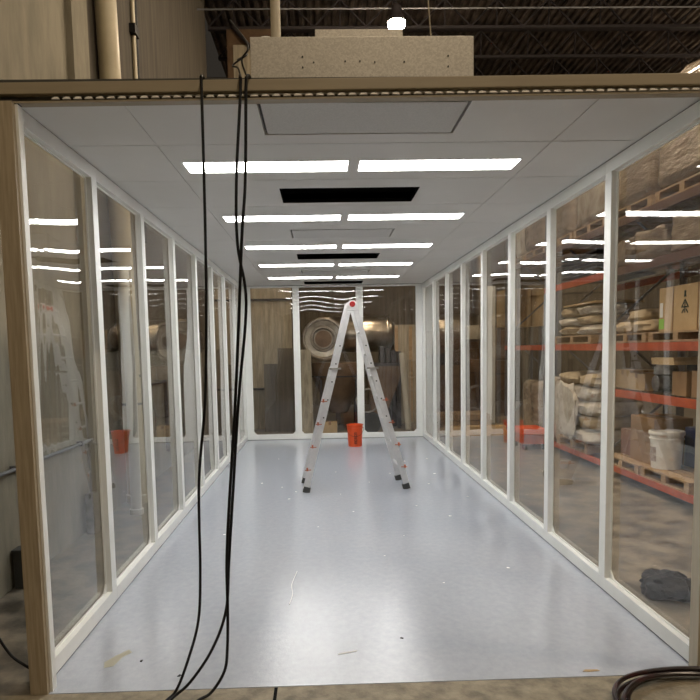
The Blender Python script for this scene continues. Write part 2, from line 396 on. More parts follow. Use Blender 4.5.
def module(loc, rz, w, near, far, label, seed, group, top=RTp):
    """local x runs along the wall, +y points outward; near/far = stile widths"""
    t = thing('glazed_wall_panel', loc, label, 'wall panel', group, rz)
    RTp = top
    B().box(0, w - .0015, 0, FT, .009, RB, .003).obj('bottom_rail', M_white, t)
    B().box(0, w - .0015, .006, FT, 0, .0085).obj('floor_shadow_line', M_gap, t)  # dark strip paints the shadow line under the bottom rail
    B().box(0, w - .0015, 0, FT, H - RTp, H - .006, .003).obj('top_rail', M_white, t)
    B().box(0, w - .0015, .006, FT, H - .0055, H - .0005).obj('ceiling_seal', M_gap, t)
    if far: B().box(w - far, w - .0015, 0, FT, RB, H - RTp, .003).obj('mullion', M_white, t)
    if near: B().box(0, near, 0, FT, RB, H - RTp, .003).obj('mullion', M_white, t)
    x0, x1, z0, z1 = near, w - far, RB, H - RTp
    g = B(); e = .009                                      # thin flange that clamps the sheet
    g.box(x0, x1, FT - .012, FT, z0, z0 + e); g.box(x0, x1, FT - .012, FT, z1 - e, z1)
    g.box(x0, x0 + e, FT - .012, FT, z0 + e, z1 - e); g.box(x1 - e, x1, FT - .012, FT, z0 + e, z1 - e)
    k = .055
    for xx, sx in ((x0 + e, 1), (x1 - e, -1)):
        for zz, sz in ((z0 + e, 1),):
            g.prism([(xx, FT - .012, zz), (xx + sx * k, FT - .012, zz), (xx, FT - .012, zz + sz * k)], (0, .011, 0))
    g.obj('glazing_bead', M_white, t)
    pn = pane(x1 - x0 + .04, z1 - z0 + .04, seed).obj('clear_sheet', M_clear, t, smooth=True)
    pn.location = ((x0 + x1) / 2, FT + .004, z0 - .02)
    return t
ordn = ['nearest the front post', 'second from the front', 'third from the front', 'fourth from the front', 'fifth from the front', 'sixth from the front', 'seventh from the front', 'farthest, at the end wall']
for k in range(8):
    y = P0 + k * P
    # left wall: local x -> +y, local y -> -x
    module((0, y, 0), PI / 2, P, .03 if k == 0 else 0, MW, 'clear framed panel of the left wall, %s' % ordn[k], 3 + k, 'clear panels of the left wall')
    # right wall: local x -> -y, local y -> +x ; far stile must lie at the far end, so the module is mirrored
    module((W, y + P, 0), -PI / 2, P, MW, 0, 'clear framed panel of the right wall, %s' % ordn[k], 31 + k, 'clear panels of the right wall')
# end wall (faces the camera)
ends = [(0.0, 1.065, .13, .06, 'left'), (1.065, 2.37, .06, .065, 'middle'), (2.37, W, .065, .12, 'right')]
for i, (xa, xb, n_, f_, nm) in enumerate(ends):
    module((xa, YE, 0), 0, xb - xa, n_, f_, 'clear framed panel of the far end wall, %s of three' % nm, 61 + i, 'clear panels of the end wall', .035)
for x0, x1, nm in ((-.055, -.002, 'left'), (W + .002, W + .055, 'right')):
    tag(B().box(x0, x1, YE + .001, YE + .055, 0, H - .002).obj('corner_post', M_white), 'white corner post at the far %s corner of the enclosure' % nm, 'post')

# ------------------------------------------------------------------ ladder
t = thing('folding_ladder', (2.0, 8.58, 0), 'tall aluminium A-frame ladder with orange rung locks standing open', 'ladder', rz=.06)
apx, apz = -.03, 2.43
for sd in (-1, 1):
    fx = .665 * sd - .02
    ft = Vector((fx, 0, 0)); tp = Vector((apx + .03 * sd, 0, apz))
    for yy, ys in ((-1, -.29), (1, .29)):
        lo0 = Vector((fx, ys, .05)); lo1 = ft.lerp(tp, .66) + Vector((0, ys * .82, 0))
        B().beam(lo0, lo1, .078, .028).obj('outer_rail', M_alu, t)
        up0 = ft.lerp(tp, .30) + Vector((0, ys * .72, 0)); up1 = tp + Vector((0, ys * .62, 0))
        B().beam(up0, up1, .068, .026).obj('inner_rail', M_alu, t)
        d = (tp - ft).normalized()
        B().beam(Vector((fx, ys, .0)) , Vector((fx, ys, .0)) + d * .075, .09, .045).obj('rubber_foot', M_rubber, t)
    for q in range(1, 8):
        s_ = q / 8.2; w_ = .28 if s_ < .62 else .17
        c0 = ft.lerp(tp, s_)
        if s_ < .66:
            B().tube([c0 + Vector((0, -.25, 0)), c0 + Vector((0, .25, 0))], .016, 10).obj('rung', M_alu, t, smooth=True)
        else:
            B().tube([c0 + Vector((0, -.18, 0)), c0 + Vector((0, .18, 0))], .016, 10).obj('rung', M_alu, t, smooth=True)
        if s_ < .6:
            o_ = Vector((sd * .055, 0, .0))
            lk = B(); lk.beam(c0 + o_ + Vector((0, -.30, -.012)), c0 + o_ + Vector((0, -.30, .03)), .022, .022, (0, 1, 0))
            lk.tube([c0 + o_ + Vector((-.05 * sd, -.30, 0)), c0 + o_ + Vector((.03 * sd, -.30, .0))], .006, 8)
            lk.obj('rung_lock', M_lock if q < 5 else M_alu, t)
    c0 = ft.lerp(tp, .66)
    B().beam(c0 + Vector((-.075, -.275, 0)), c0 + Vector((.075, -.275, 0)), .022, .03).obj('slide_lock', M_motor, t)
    for q in range(6):
        c0 = ft.lerp(tp, .40 + q * .095); yq = -.29 * (1 - .18 * (.40 + q * .095) / .66) - .016
        if q > 2: yq = -.222 * (1 - .0) + .02 * (q - 3)
        B().lathe([(.010, yq - .008), (.010, yq + .02)], (c0.x, 0, c0.z), 8, 'y').obj('bolt', M_rubber, t)
for ys in (-.19, .19):
    hb = B(); hb.prism([(apx - .075, ys - .02, apz - .08), (apx - .06, ys - .02, apz + .015), (apx - .03, ys - .02, apz + .05), (apx + .03, ys - .02, apz + .05), (apx + .06, ys - .02, apz + .015), (apx + .075, ys - .02, apz - .08)], (0, .035, 0))
    h_ = hb.obj('hinge', M_alu, t)
    B().lathe([(.03, ys - .05), (.036, ys - .045), (.036, ys - .021)], (apx, 0, apz), 16, 'y').obj('hinge_knob', M_red, h_)

# ------------------------------------------------------------------ orange bucket
def bucket(loc, label, m, handle, r=.15, h=.37, mark=None):
    t = thing('bucket', loc, label, 'bucket')
    b = B(); b.lathe([(r * .84, 0), (r * .85, .01), (r * .955, h - .07), (r * 1.03, h - .068), (r * 1.03, h - .055), (r * .965, h - .052), (r * .97, h - .02), (r * 1.05, h - .018), (r * 1.05, h), (r * .95, h), (r * .93, h - .03), (r * .8, .02), (.01, .015)], n=36)
    b.obj('body', m, t, smooth=True)
    pts = [(-r * 1.04, 0, h - .06)] + [(r * 1.08 * math.cos(a), -r * 1.0 * math.sin(a) * 1.06, h - .06 - .16 * math.sin(a)) for a in [PI - PI * i / 10 for i in range(1, 10)]] + [(r * 1.04, 0, h - .06)]
    B().tube(pts, .003, 6).obj('handle', handle, t)
    return t
t = bucket((2.18, 12.2, 0), 'orange plastic bucket standing by the far end wall behind the ladder', M_orange, M_steel, r=.155, h=.42)
# upright printed block letters down the side (dark strokes on the curved face)
b = B(); rr = .142
def stroke(u0, u1, z0, z1):
    n = 4; us = [u0 + (u1 - u0) * i / n for i in range(n + 1)]
    for a, c_ in zip(us, us[1:]):
        p = []
        for rad in (rr + .001, rr + .005):
            for uu in (a, c_):
                for zz in (z0, z1):
                    th = uu / rr; p.append(b.bm.verts.new((rad * math.sin(th) * (1 + .03 * zz), -rad * math.cos(th), zz)))
        for q in ((0,1,3,2),(4,6,7,5),(0,4,5,1),(2,3,7,6),(0,2,6,4),(1,5,7,3)): b.bm.faces.new([p[i] for i in q])
for i, z in enumerate((.06, .105, .15, .195, .24)):
    stroke(-.018, .03, z, z + .012); stroke(-.018, -.008, z + .012, z + .034)
    if i % 2: stroke(.02, .03, z + .012, z + .034)
    else: stroke(-.018, .03, z + .026, z + .034)
b.obj('printed_lettering', M_ink, t)

# ------------------------------------------------------------------ scraps and marks on the epoxy floor
def scrap(x, y, pts, th, name, label, m=M_chip, cat='scrap', group=None, rz=0):
    return tag(B().prism([(a, c_, 0) for a, c_ in pts], (0, 0, th)).obj(name, m, loc=(x, y, .0012), rz=rz), label, cat, group)
scrap(1.70, 3.78, [(-.07, -.012), (.05, .0), (.06, .012), (-.06, .004)], .002, 'plastic_strip', 'short white plastic strip on the floor near the front opening', cat='plastic strip', rz=.2)
tag(B().tube(spline([(1.30, 4.55, .004), (1.315, 4.75, .004), (1.30, 4.95, .004), (1.33, 5.25, .004)]), .0035, 5).obj('plastic_strip', M_chip), 'long thin white strip lying along the floor at left centre', 'plastic strip')
spots = [(1.0, 8.6), (1.13, 7.9), (1.2, 8.3), (1.78, 8.1), (2.1, 5.6), (2.35, 6.2), (2.65, 7.4), (2.2, 8.8), (2.55, 9.4), (3.0, 8.6), (3.2, 9.3), (2.9, 10.4), (1.4, 10.2), (.8, 10.9), (2.5, 4.9), (3.1, 5.2), (.55, 6.4), (1.5, 6.6), (2.95, 6.9), (1.9, 7.2), (3.35, 7.8), (.7, 8.9), (1.75, 9.6), (3.3, 10.6)]
for i, (x, y) in enumerate(spots):
    s_ = R.uniform(.007, .02)
    scrap(x, y, [(-s_, -s_ * .5), (s_ * .8, -s_ * .6), (s_, s_ * .3), (0, s_), (-s_ * .7, s_ * .5)], .002, 'plastic_scrap', 'tiny white plastic scrap scattered on the blue-grey floor', group='white scraps scattered on the floor', rz=R.uniform(0, 6))
for x, y in ((.72, 3.56), (.45, 3.75), (2.05, 3.95)):
    scrap(x, y, [(-.012, -.004), (.012, -.008), (.008, .006), (-.006, .008)], .004, 'dark_crumb', 'small dark crumb on the front part of the blue-grey floor', M_black, 'crumb', 'dark crumbs near the opening', rz=R.uniform(0, 6))
scrap(3.07, 3.47, [(-.05, -.008), (-.01, -.014), (.05, -.006), (.04, .010), (-.03, .012)], .0015, 'paint_spill', 'small cream paint spot by the coiled hose', M_cardpale, 'paint spot')

scrap(.30, 3.75, [(-.05, -.07), (.0, -.05), (.02, .06), (.06, .12), (.03, .16), (-.03, .08), (-.07, .0)], .0005, 'floor_stain', 'faint ochre stain on the floor beside the left front post', M_stain, 'stain')
# ------------------------------------------------------------------ cables
def cable(pts, r, label, name='power_cable', m=M_black):
    return tag(B().tube(spline(pts, 8), r, 8).obj(name, m, smooth=True), label, 'cable')
yc = 3.368
cable([(1.0, 3.5, 3.240), (1.0, 3.42, 3.246), (1.0, yc, 3.222), (1.0, yc, 3.16), (.995, yc, 2.62), (.985, yc, 2.12), (.96, yc, 1.6), (.912, yc, 1.17), (.90, yc, .68), (.88, yc, .41), (.82, yc - .01, .2), (.75, yc - .02, .03), (.70, 3.26, .006), (.62, 2.9, .006)], .0075, 'single black cable hanging from the header, leftmost of three')
cable([(1.19, 3.5, 3.240), (1.19, 3.42, 3.246), (1.195, yc, 3.222), (1.195, yc, 3.16), (1.16, yc, 2.72), (1.155, yc - .002, 2.4), (1.19, yc, 2.1), (1.135, yc, 1.6), (1.085, yc, 1.06), (1.055, yc, .73), (1.03, yc, .46), (.95, yc - .01, .25), (.83, yc - .03, .08), (.74, 3.28, .02), (.66, 3.05, .008), (.6, 2.7, .007)], .008, 'black cable of the hanging pair that sweeps left at the floor')
cable([(1.235, 3.5, 3.240), (1.235, 3.42, 3.246), (1.228, yc, 3.222), (1.222, yc, 3.16), (1.205, yc, 2.72), (1.18, yc - .004, 2.45), (1.155, yc, 2.1), (1.12, yc - .014, 1.6), (1.07, yc - .014, 1.06), (1.045, yc - .014, .73), (1.04, yc - .005, .46), (1.03, yc, .25), (1.01, yc, .12), (.94, 3.33, .02), (.86, 3.22, .008), (.84, 2.8, .007)], .008, 'black cable of the hanging pair that drops straight before curling')
cable([(-.75, 3.9, .95), (-.62, 3.75, .72), (-.43, 3.62, .45), (-.33, 3.6, .28), (-.25, 3.6, .14), (-.16, 3.57, .09), (-.10, 3.55, .07), (-.10, 3.62, .03), (-.2, 3.9, .01)], .008, 'black cable drooping behind the tan front post')
cable([(-.56, 3.0, .01), (-.26, 3.28, .01), (-.2, 3.2, .05), (-.18, 3.05, .02), (-.3, 2.8, .01)], .02, 'thick black cable on the concrete at the far left corner')
pts = []
for i in range(90):
    a = .9 + i * 2 * PI / 26; rr_ = .45 + .035 * math.sin(i * .31); pts.append((3.52 + rr_ * math.cos(a) * 1.05, 2.98 + rr_ * .83 * math.sin(a), .016 + .015 * (i / 26) + .006 * math.sin(i * .9)))
tag(B().tube(spline(pts, 3), .013, 8).obj('coiled_hose', M_hose, smooth=True), 'coiled dark red-black hose on the concrete at bottom right', 'hose')
# wires on the roof next to the fan box
for i, q in enumerate(([(1.235, 3.5, 3.240), (1.20, 3.6, 3.33), (1.17, 3.7, 3.45), (1.2, 3.75, 3.55), (1.05, 4.2, 3.9)], [(1.19, 3.5, 3.240), (1.16, 3.6, 3.36), (1.12, 3.7, 3.42), (1.19, 3.8, 3.52), (1.1, 4.1, 3.62)])):
    cable(q, .005, ('black wire looping up beside the galvanized fan box', 'lower black wire tangled left of the galvanized fan box')[i], 'power_wire')

# ------------------------------------------------------------------ left side, between enclosure and concrete wall
t = thing('drain_pipe', (-.76, 7.95, 0), 'thick beige vertical pipe on the concrete wall left of the enclosure', 'pipe')
B().tube([(0, .02, 0), (0, -.05, 1.3), (.0, -.17, 3.2), (-.0, -.6, 9.9)], .118, 22).obj('pipe', M_pipe, t, smooth=True)
B().lathe([(.135, .0), (.14, .01), (.14, .10), (.12, .11)], (0, .02, 0), n=24).obj('base_collar', M_pipe, t, smooth=True)
for z in (1.22, 1.56): B().lathe([(.123, z), (.123, z + .03)], (0, -.05, 0), n=24).obj('strap', M_rubber, t)
t = thing('pale_reflection', (-.60, 7.35, 0), 'slimmer pale pipe shape standing in for a reflection, in front of the beige drain pipe', 'pipe')  # added pale shape stands in for a reflection in the clear panel
B().tube(spline([(0, 0, 0), (0, 0, 1.7), (-.01, 0, 2.1), (-.06, .12, 2.55), (-.1, .25, 2.8)], 5), .062, 16).obj('pipe', M_palegrey, t, smooth=True)
B().lathe([(.08, 0), (.08, .06), (.063, .07)], n=18).obj('base_collar', M_palegrey, t)
t = thing('conduit', (-.86, 9.1, 0), 'thin vertical steel conduit on the wall beyond the beige pipe', 'conduit')
B().tube([(0, 0, 0), (0, 0, 9.8)], .028, 10).obj('tube', M_pipe, t, smooth=True)
B().tube([(-.02, .16, 3.4), (-.02, .16, 9.8)], .04, 10).obj('black_tube', M_black, t)
for z in (5.2, 6.1): B().box(-.06, .05, -.1, .1, z, z + .12).obj('clamp', M_black, t)
t = thing('conduit', (-.88, 2.5, .95), 'long horizontal grey conduit along the left concrete wall', 'conduit')
B().tube([(0, 0, 0), (0, 5.0, .0)], .015, 10).obj('tube', M_upright, t, smooth=True)
for y in (1.2, 2.6, 4.0): B().box(-.04, .02, y, y + .03, -.025, .025).obj('clamp', M_upright, t)
t = thing('outlet_post', (-.86, 5.08, 0), 'short dark metal box standing on the floor by the left wall', 'metal box')
B().box(-.04, .05, -.05, .06, 0, .3, .006).obj('body', M_rubber, t); B().box(-.05, .06, -.06, .07, .3, .315).obj('lid', M_rubber, t)
tag(B().tube(spline([(-.84, 6.7, .95), (-.80, 6.95, .8), (-.83, 7.1, .4), (-.80, 7.0, .008)]), .014, 8).obj('drop_cable', M_upright), 'grey cable dropping to the floor beside the left wall', 'cable')
tag(B().box(-.045, .045, -.07, .07, 0, .42, .008).obj('grey_bollard', M_motor, loc=(-.84, 6.72 - .1, 0)), 'grey metal stub standing at the wall foot beside the beige pipe', 'metal post')
tag(B().tube([(-.88, 9.25, 1.4), (-.88, 10.1, 1.4)], .02, 8).tube([(-.88, 10.1, 1.4), (-.88, 10.1, .3)], .03, 8).obj('wall_bracket', M_steel), 'dark angled bracket on the left wall past the pipes', 'bracket')
# thin rod along the roof line, brown unit high in the corner
tag(B().tube([(WL, 14.2, 9.0), (RX, 14.2, 9.0)], .018, 6).obj('sprinkler_pipe', M_upright), 'thin pale sprinkler pipe crossing under the dark roof', 'pipe')
t = thing('duct_unit', (.0, 16.2, 6.4), 'brown sheet metal unit high up at the back left above the enclosure', 'ventilation unit')
B().box(-.5, .72, -.4, .4, 0, 3.0, .02).obj('casing', M_rust, t)
B().box(-.35, .35, -.42, -.401, 1.75, 2.6).obj('access_panel', M_board, t)
B().tube([(-.6, -.5, 1.55), (.9, -.5, 1.6)], .09, 12).obj('black_duct', M_black, t, smooth=True)
B().tube([(.9, -.5, 1.6), (-.35, -.45, 3.0)], .04, 8).obj('brace', M_steel, t)
for x in (-.4, .6): B().box(x - .03, x + .03, -.1, .1, -6.4, 0).obj('support_leg', M_steel, t)

# ------------------------------------------------------------------ things behind the far end wall
t = thing('steel_tank', (2.75, 16.0, 2.22), 'horizontal shiny stainless tank beyond the end wall, behind the ladder top', 'tank')
B().lathe([(.02, -1.18), (.2, -1.17), (.36, -1.1), (.44, -.98), (.44, .42), (.40, .52), (.26, .60), (.02, .62)], axis='x', n=36).obj('shell', M_stainless, t, smooth=True)
for x in (-.9, -.2, .42): B().lathe([(.455, x), (.455, x + .03)], axis='x', n=36).obj('band', M_stainless, t, smooth=True)
for x in (-.8, .3): B().beam((x, 0, -2.22), (x, 0, -.40), .10, .3).obj('saddle_leg', M_rust, t)
t = thing('steel_drum', (1.62, 14.85, 2.10), 'round stainless drum seen end on, left of the horizontal tank', 'drum')
B().lathe([(.50, .5), (.50, 0), (.47, -.03), (.44, -.03), (.42, .02), (.30, .03), (.28, -.02), (.25, -.02), (.22, .03), (.02, .04)], axis='y', n=40).obj('shell', M_stainless, t, smooth=True)
B().lathe([(.19, .0), (.19, .035), (.02, .03)], axis='y', n=28).obj('hatch', M_rust, t, smooth=True)
B().lathe([(.25, .501), (.25, .70), (.02, .70)], axis='y', n=28).obj('neck_pipe', M_stainless, t, smooth=True)
t = thing('hopper', (1.95, 15.18, 0), 'brown metal hopper tapering down under the steel drum', 'hopper')
B().lathe([(.62, 1.55), (.64, 1.49), (.62, 1.22), (.5, .95), (.24, .42), (.2, .36), (.02, .36)], n=32).obj('cone', M_rust, t, smooth=True)
B().lathe([(.65, 1.25), (.67, 1.25), (.67, 1.22), (.65, 1.22)], n=32).obj('rim', M_steel, t)
for a in range(4):
    an = PI / 4 + a * PI / 2; B().beam((.58 * math.cos(an), .58 * math.sin(an), 0), (.58 * math.cos(an), .58 * math.sin(an), 1.3), .06, .06).obj('leg', M_steel, t)
t = thing('chute', (3.14, 15.05, 0), 'brown sloping chute machine behind the right ladder leg', 'machine')
B().prism([(-.45, -.3, .35), (-.1, -.3, .35), (.35, -.3, 1.45), (-.55, -.3, 1.45)], (0, .6, 0)).obj('body', M_rust, t)
B().box(-.5, .3, -.32, .32, 1.45, 1.52).obj('lid', M_steel, t)
for x in (-.4, .2):
    for y in (-.25, .25): B().box(x - .03, x + .03, y - .03, y + .03, 0, .6).obj('leg', M_steel, t)
t = thing('leaning_board', (1.2, 14.3, 0), 'tall pale board leaning upright behind the end wall, left of the ladder', 'board')
B().beam((0, 0, 0), (-.03, .25, 1.86), .02, .32, (1, 0, 0)).obj('board', M_board, t)
t = tag(B().beam((.28, .0, 0), (.30, .12, 1.9), .02, .35, (1, 0, 0)).beam((.0, .08, 0), (-.0, .16, 1.55), .02, .4, (1, 0, 0)).obj('board_bundle', M_brownwall, loc=(.45, 14.55, 0)), 'dark ribbed boards standing against the wall at back left', 'boards')
t = thing('upright_rack_frame', (3.25, 15.35, 0), 'dark tall machine panels standing right of the steel tank', 'machine')
for i in range(4): B().box(-.3 + i * .13, -.2 + i * .13, -.2, .2, 0, 1.9 - .04 * i).obj('panel', M_darkpanel if i % 2 else M_steel, t)
t = thing('cardboard_roll', (3.52, 14.5, 0), 'pale cream roll leaning against dark panels at back right', 'roll')
B().tube([(.0, 0, 0), (-.12, .1, 1.75)], .07, 14).obj('roll', M_tanright, t, smooth=True)
t = thing('wooden_crate', (3.78, 16.0, 0), 'tall brown wooden crate at the back right corner beyond the end wall', 'crate')
B().box(-.42, .35, -.3, .3, 0, 2.42).obj('case', M_board, t)
for x in (-.38, -.03, .31): B().box(x - .04, x + .04, -.32, -.301, .05, 2.38).obj('batten', M_wood, t)
t = thing('wire_cart', (3.72, 14.4, 0), 'wire frame cart with thin brass bars beyond the end wall', 'cart')
b = B()
for x in (-.18, .18):
    for y in (-.15, .15): b.tube([(x, y, 0), (x, y, 1.6)], .009, 6)
for z in (.4, .9, 1.2, 1.58):
    for y in (-.15, .15): b.tube([(-.18, y, z), (.18, y, z)], .007, 6)
    for x in (-.18, -.06, .06, .18): b.tube([(x, -.15, z), (x, .15, z)], .005, 6)
b.obj('frame', M_tanbeam, t)
B().lump((.06, 0, .50), (.1, .12, .1), seed=3).obj('load', M_sack, t, smooth=True)
def carton(loc, sx, sy, sz, label, m=M_card, name='cardboard_box', rz=0, tape=True, cat='box'):
    t = thing(name, loc, label, cat, rz=rz)
    B().box(-sx/2, sx/2, -sy/2, sy/2, 0, sz, .004).obj('carton', m, t)
    if tape:
        B().box(-.03, .03, -sy/2 - .001, sy/2 + .001, sz - .06, sz + .002).obj('tape', M_tape, t)
        B().box(-sx/2 - .002, sx/2 + .002, -.03, .03, sz - .06, sz + .001).obj('tape', M_tape, t)
    return t
carton((1.72, 14.0, 0), .32, .28, .28, 'small orange-brown carton on the floor behind the end wall', M_cardpale)
tag(B().lathe([(.17, -.11), (.22, -.11), (.24, -.08), (.24, .08), (.22, .11), (.17, .11), (.15, 0)], axis='y', n=30).obj('tire', M_rubber, loc=(2.62, 14.0, .235), smooth=True), 'black tire standing on the floor right of the orange bucket', 'tire')
tag(B().tube(spline([(.25 * math.cos(a), 0.02 * a, .25 * math.sin(a)) for a in [i * PI / 6 for i in range(30)]], 2), .012, 6).obj('wire_coil', M_motor, loc=(2.55, 13.68, .735)), 'loose coil of grey cable above the black tire', 'cable')

# ------------------------------------------------------------------ right side: column, timber, bag
tag(B().box(-.15, .15, -.15, .15, 0, 3.3, .01).obj('steel_column', M_palegrey, loc=(5.62, 15.6, -.006)), 'pale grey square post beyond the right wall, toward the far end', 'column')
def pallet(loc, label, sx=1.1, sy=1.0, rz=0, h=.13):
    t = thing('wooden_pallet', loc, label, 'pallet', rz=PI / 2)
    sx, sy = sy, sx
    n = 6; w = sy / n; b = B()
    for i in range(n): b.box(-sx/2, sx/2, -sy/2 + i * w + .006, -sy/2 + (i + 1) * w - .02 + (.014 if i == n-1 else 0), h - .02, h)
    b.obj('top_deck', M_wood, t)
    for x in (-sx/2, -.05, sx/2 - .1): B().box(x, x + .1, -sy/2 + .005, sy/2 - .006, .02, h - .021).obj('stringer', M_wood, t)
    b = B()
    for y in (-sy/2, -.05, sy/2 - .1): b.box(-sx/2, sx/2, y, y + .1, 0, .019)
    b.obj('bottom_deck', M_wood, t)
    return t
for i in range(3):
    pallet((4.65 + (i % 2) * .05, 14.2, -.006 + i * .131), 'wooden pallet in the low stack on the floor past the right wall, %s' % ('bottom', 'middle', 'top')[i], 1.1, .9)
tag(B().box(-.65, .65, -.12, .12, 0, .10).box(-.6, .55, -.10, .10, .101, .2).obj('timber_bundle', mat('yellow_timber', (.62, .42, .19), .7, col2=(.45, .28, .12), scale=5), loc=(4.85, 13.35, -.006)), 'pale timber beam lying on the floor before the pallet stack', 'timber')
t = thing('orange_pallet_jack', (5.34, 11.55, -.006), 'orange low steel trolley on the floor beside the racking', 'trolley')
B().box(-.22, .22, -.3, .3, .28, .38, .01).obj('deck', M_orange, t)
B().box(-.2, .2, -.27, .2, .105, .279).obj('front_panel', M_rack, t)
for x in (-.17, .17):
    for y in (-.24, .24): B().lathe([(.05, x - .02), (.05, x + .02)], (0, y, .05), 14, 'x').obj('wheel', M_rubber, t)
t = thing('trash_bag', (4.13, 4.55, -.006), 'crumpled black plastic bag on the concrete outside the right wall', 'bag')
B().lump((-.05, .0, .074), (.17, .16, .098), .35, 1.5, 3, .9, 40, 24, .8).obj('bag', M_bag, t, smooth=True)
B().lump((.12, -.06, .058), (.17, .14, .08), .35, 1.7, 9, .9, 40, 24, .75).obj('loose_end', M_bag, t, smooth=True)

# ------------------------------------------------------------------ pallet racking
FX, BX = 5.62, 6.70
t = thing('pallet_rack', (FX, 4.1, -.006), 'long orange and grey pallet rack standing to the right of the enclosure', 'shelving')
UY = [0, 2.5, 5.0, 7.5, 10.0]
for y in UY:
    for x, nm in ((0, 'front'), (BX - FX, 'rear')):
        b = B(); b.box(x, x + .012, y - .04, y + .04, 0, 4.7); b.box(x + .012, x + .07, y - .04, y - .028, 0, 4.7); b.box(x + .012, x + .07, y + .028, y + .04, 0, 4.7)
        b.obj('upright', M_upright, t)
    b = B(); z = .3; q = 0
    while z < 3.6:
        b.beam((.06, y, z if q % 2 == 0 else z + .9), (BX - FX, y, z + .9 if q % 2 == 0 else z), .03, .03); z += .9; q += 1
    b.obj('brace', M_upright, t)
lev = [(0, (.10, 1.14, 1.77, 2.78, 3.42)), (1, (.10, 1.14, 1.77, 2.78, 3.42)), (2, (.10, 1.77, 2.78, 3.42)), (3, (.10, 1.77, 3.42))]
for i, zs in lev:
    for z in zs:
        hgt = .08 if z == .10 else .10
        for x in (-.03, BX - FX + .02):
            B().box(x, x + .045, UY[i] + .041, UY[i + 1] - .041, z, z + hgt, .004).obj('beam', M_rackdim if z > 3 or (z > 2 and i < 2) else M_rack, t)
# second rack run further right, and loads
t = thing('pallet_rack', (9.2, 4.1, -.006), 'second dark pallet rack standing behind the first, deeper in the warehouse', 'shelving')
for y in UY:
    for x in (0, 1.05): B().box(x, x + .07, y - .04, y + .04, 0, 4.7).obj('upright', M_upright, t)
for i in range(3):
    for z in (.1, 1.6, 3.1):
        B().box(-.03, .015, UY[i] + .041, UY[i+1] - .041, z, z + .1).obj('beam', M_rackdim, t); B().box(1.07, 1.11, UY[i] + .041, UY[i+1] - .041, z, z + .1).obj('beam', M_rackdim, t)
def load(loc, sx, sy, sz, label, m=M_wrap, seed=0, name='wrapped_load'):
    return tag(B().lump((0, 0, sz / 2), (sx / 2 * 1.06, sy / 2 * 1.06, sz / 2), .09, 1.6, seed, .22, 44, 26, 1.0).obj(name, m, loc=loc, smooth=True), label, 'wrapped load')
def sack(loc, sx, sy, sz, label, m=M_sack, seed=0, rz=0):
    return tag(B().lump((0, 0, sz / 2), (sx / 2, sy / 2, sz / 2 * 1.06), .13, 1.6, seed, .62, 36, 20, .95).obj('filled_sack', m, loc=loc, smooth=True, rz=rz), label, 'sack')
# deep pile in the second rack: darker bulk behind the first one
k = 0
for i in range(3):
    for j, z in enumerate((.18, 1.70, 3.20)):
        yy = 4.1 + (UY[i] + UY[i + 1]) / 2
        load((9.75, yy + R.uniform(-.1, .1), z), 1.0, 1.9, R.uniform(.9, 1.25), 'wrapped goods in the second rack, %s bay from the front, %s shelf' % (('first', 'second', 'third', 'fourth')[i], ('bottom', 'middle', 'top')[j]), M_wrap, 40 + k); k += 1
# ---- ground level (beam top .175)
G = .175
pallet((6.15, 7.43, G), 'wooden pallet under the white lidded bucket in the rack', 1.1, 1.08)
pallet((6.15, 8.53, G), 'wooden pallet under the tall brown carton in the rack', 1.1, 1.0, h=.12)
pallet((6.15, 10.25, G), 'wooden pallet under the pile of sacks in the rack', 1.1, 1.25, h=.15)
t = thing('lidded_bucket', (5.84, 7.80, G + .131), 'large white lidded plastic bucket on a pallet in the rack', 'bucket')
r, h = .195, .46
B().lathe([(r * .86, 0), (r * .87, .01), (r * .96, h - .10), (r * 1.02, h - .098), (r * 1.02, h - .085), (r * .965, h - .082), (r * .97, h - .045), (.01, h - .045)], n=36).obj('body', M_bucketw, t, smooth=True)
B().lathe([(r * 1.04, h - .044), (r * 1.06, h - .035), (r * 1.06, h - .005), (r * 1.02, h + .004), (r * .97, h + .004), (r * .95, h - .006), (.01, h - .006)], n=36).obj('lid', M_bucketw, t, smooth=True)
b = B(); n = 12
for i in range(n):
    a0, a1 = PI * .78 + i * .09, PI * .78 + (i + 1) * .09; q = []
    for rad in (r * .935, r * .95):
        for a in (a0, a1):
            for z, kk in ((.09, .965), (.27, 1.0)): q.append(b.bm.verts.new((rad * kk * math.cos(a), rad * kk * math.sin(a), z)))
    for w_ in ((0,1,3,2),(4,6,7,5),(0,4,5,1),(2,3,7,6),(0,2,6,4),(1,5,7,3)): b.bm.faces.new([q[z] for z in w_])
b.obj('paper_label', M_label, t)
carton((6.02, 8.28, G + .121), .5, .62, .60, 'tall brown cardboard box beside the white bucket in the rack', M_card)
carton((6.10, 8.86, G + .121), .5, .36, .36, 'shorter reddish-brown carton left of the tall cardboard box', mat('red_cardboard', (.24, .12, .07), .8))
carton((6.3, 6.75, G + .001), .5, .35, .55, 'dark blue carton at the right end of the bottom shelf', M_blue, tape=False)
tag(B().box(-.3, .3, -.35, .35, 0, .5, .03).obj('storage_bin', M_blue, loc=(6.42, 7.55, G + .131)), 'navy plastic bin behind the white bucket in the rack', 'bin')
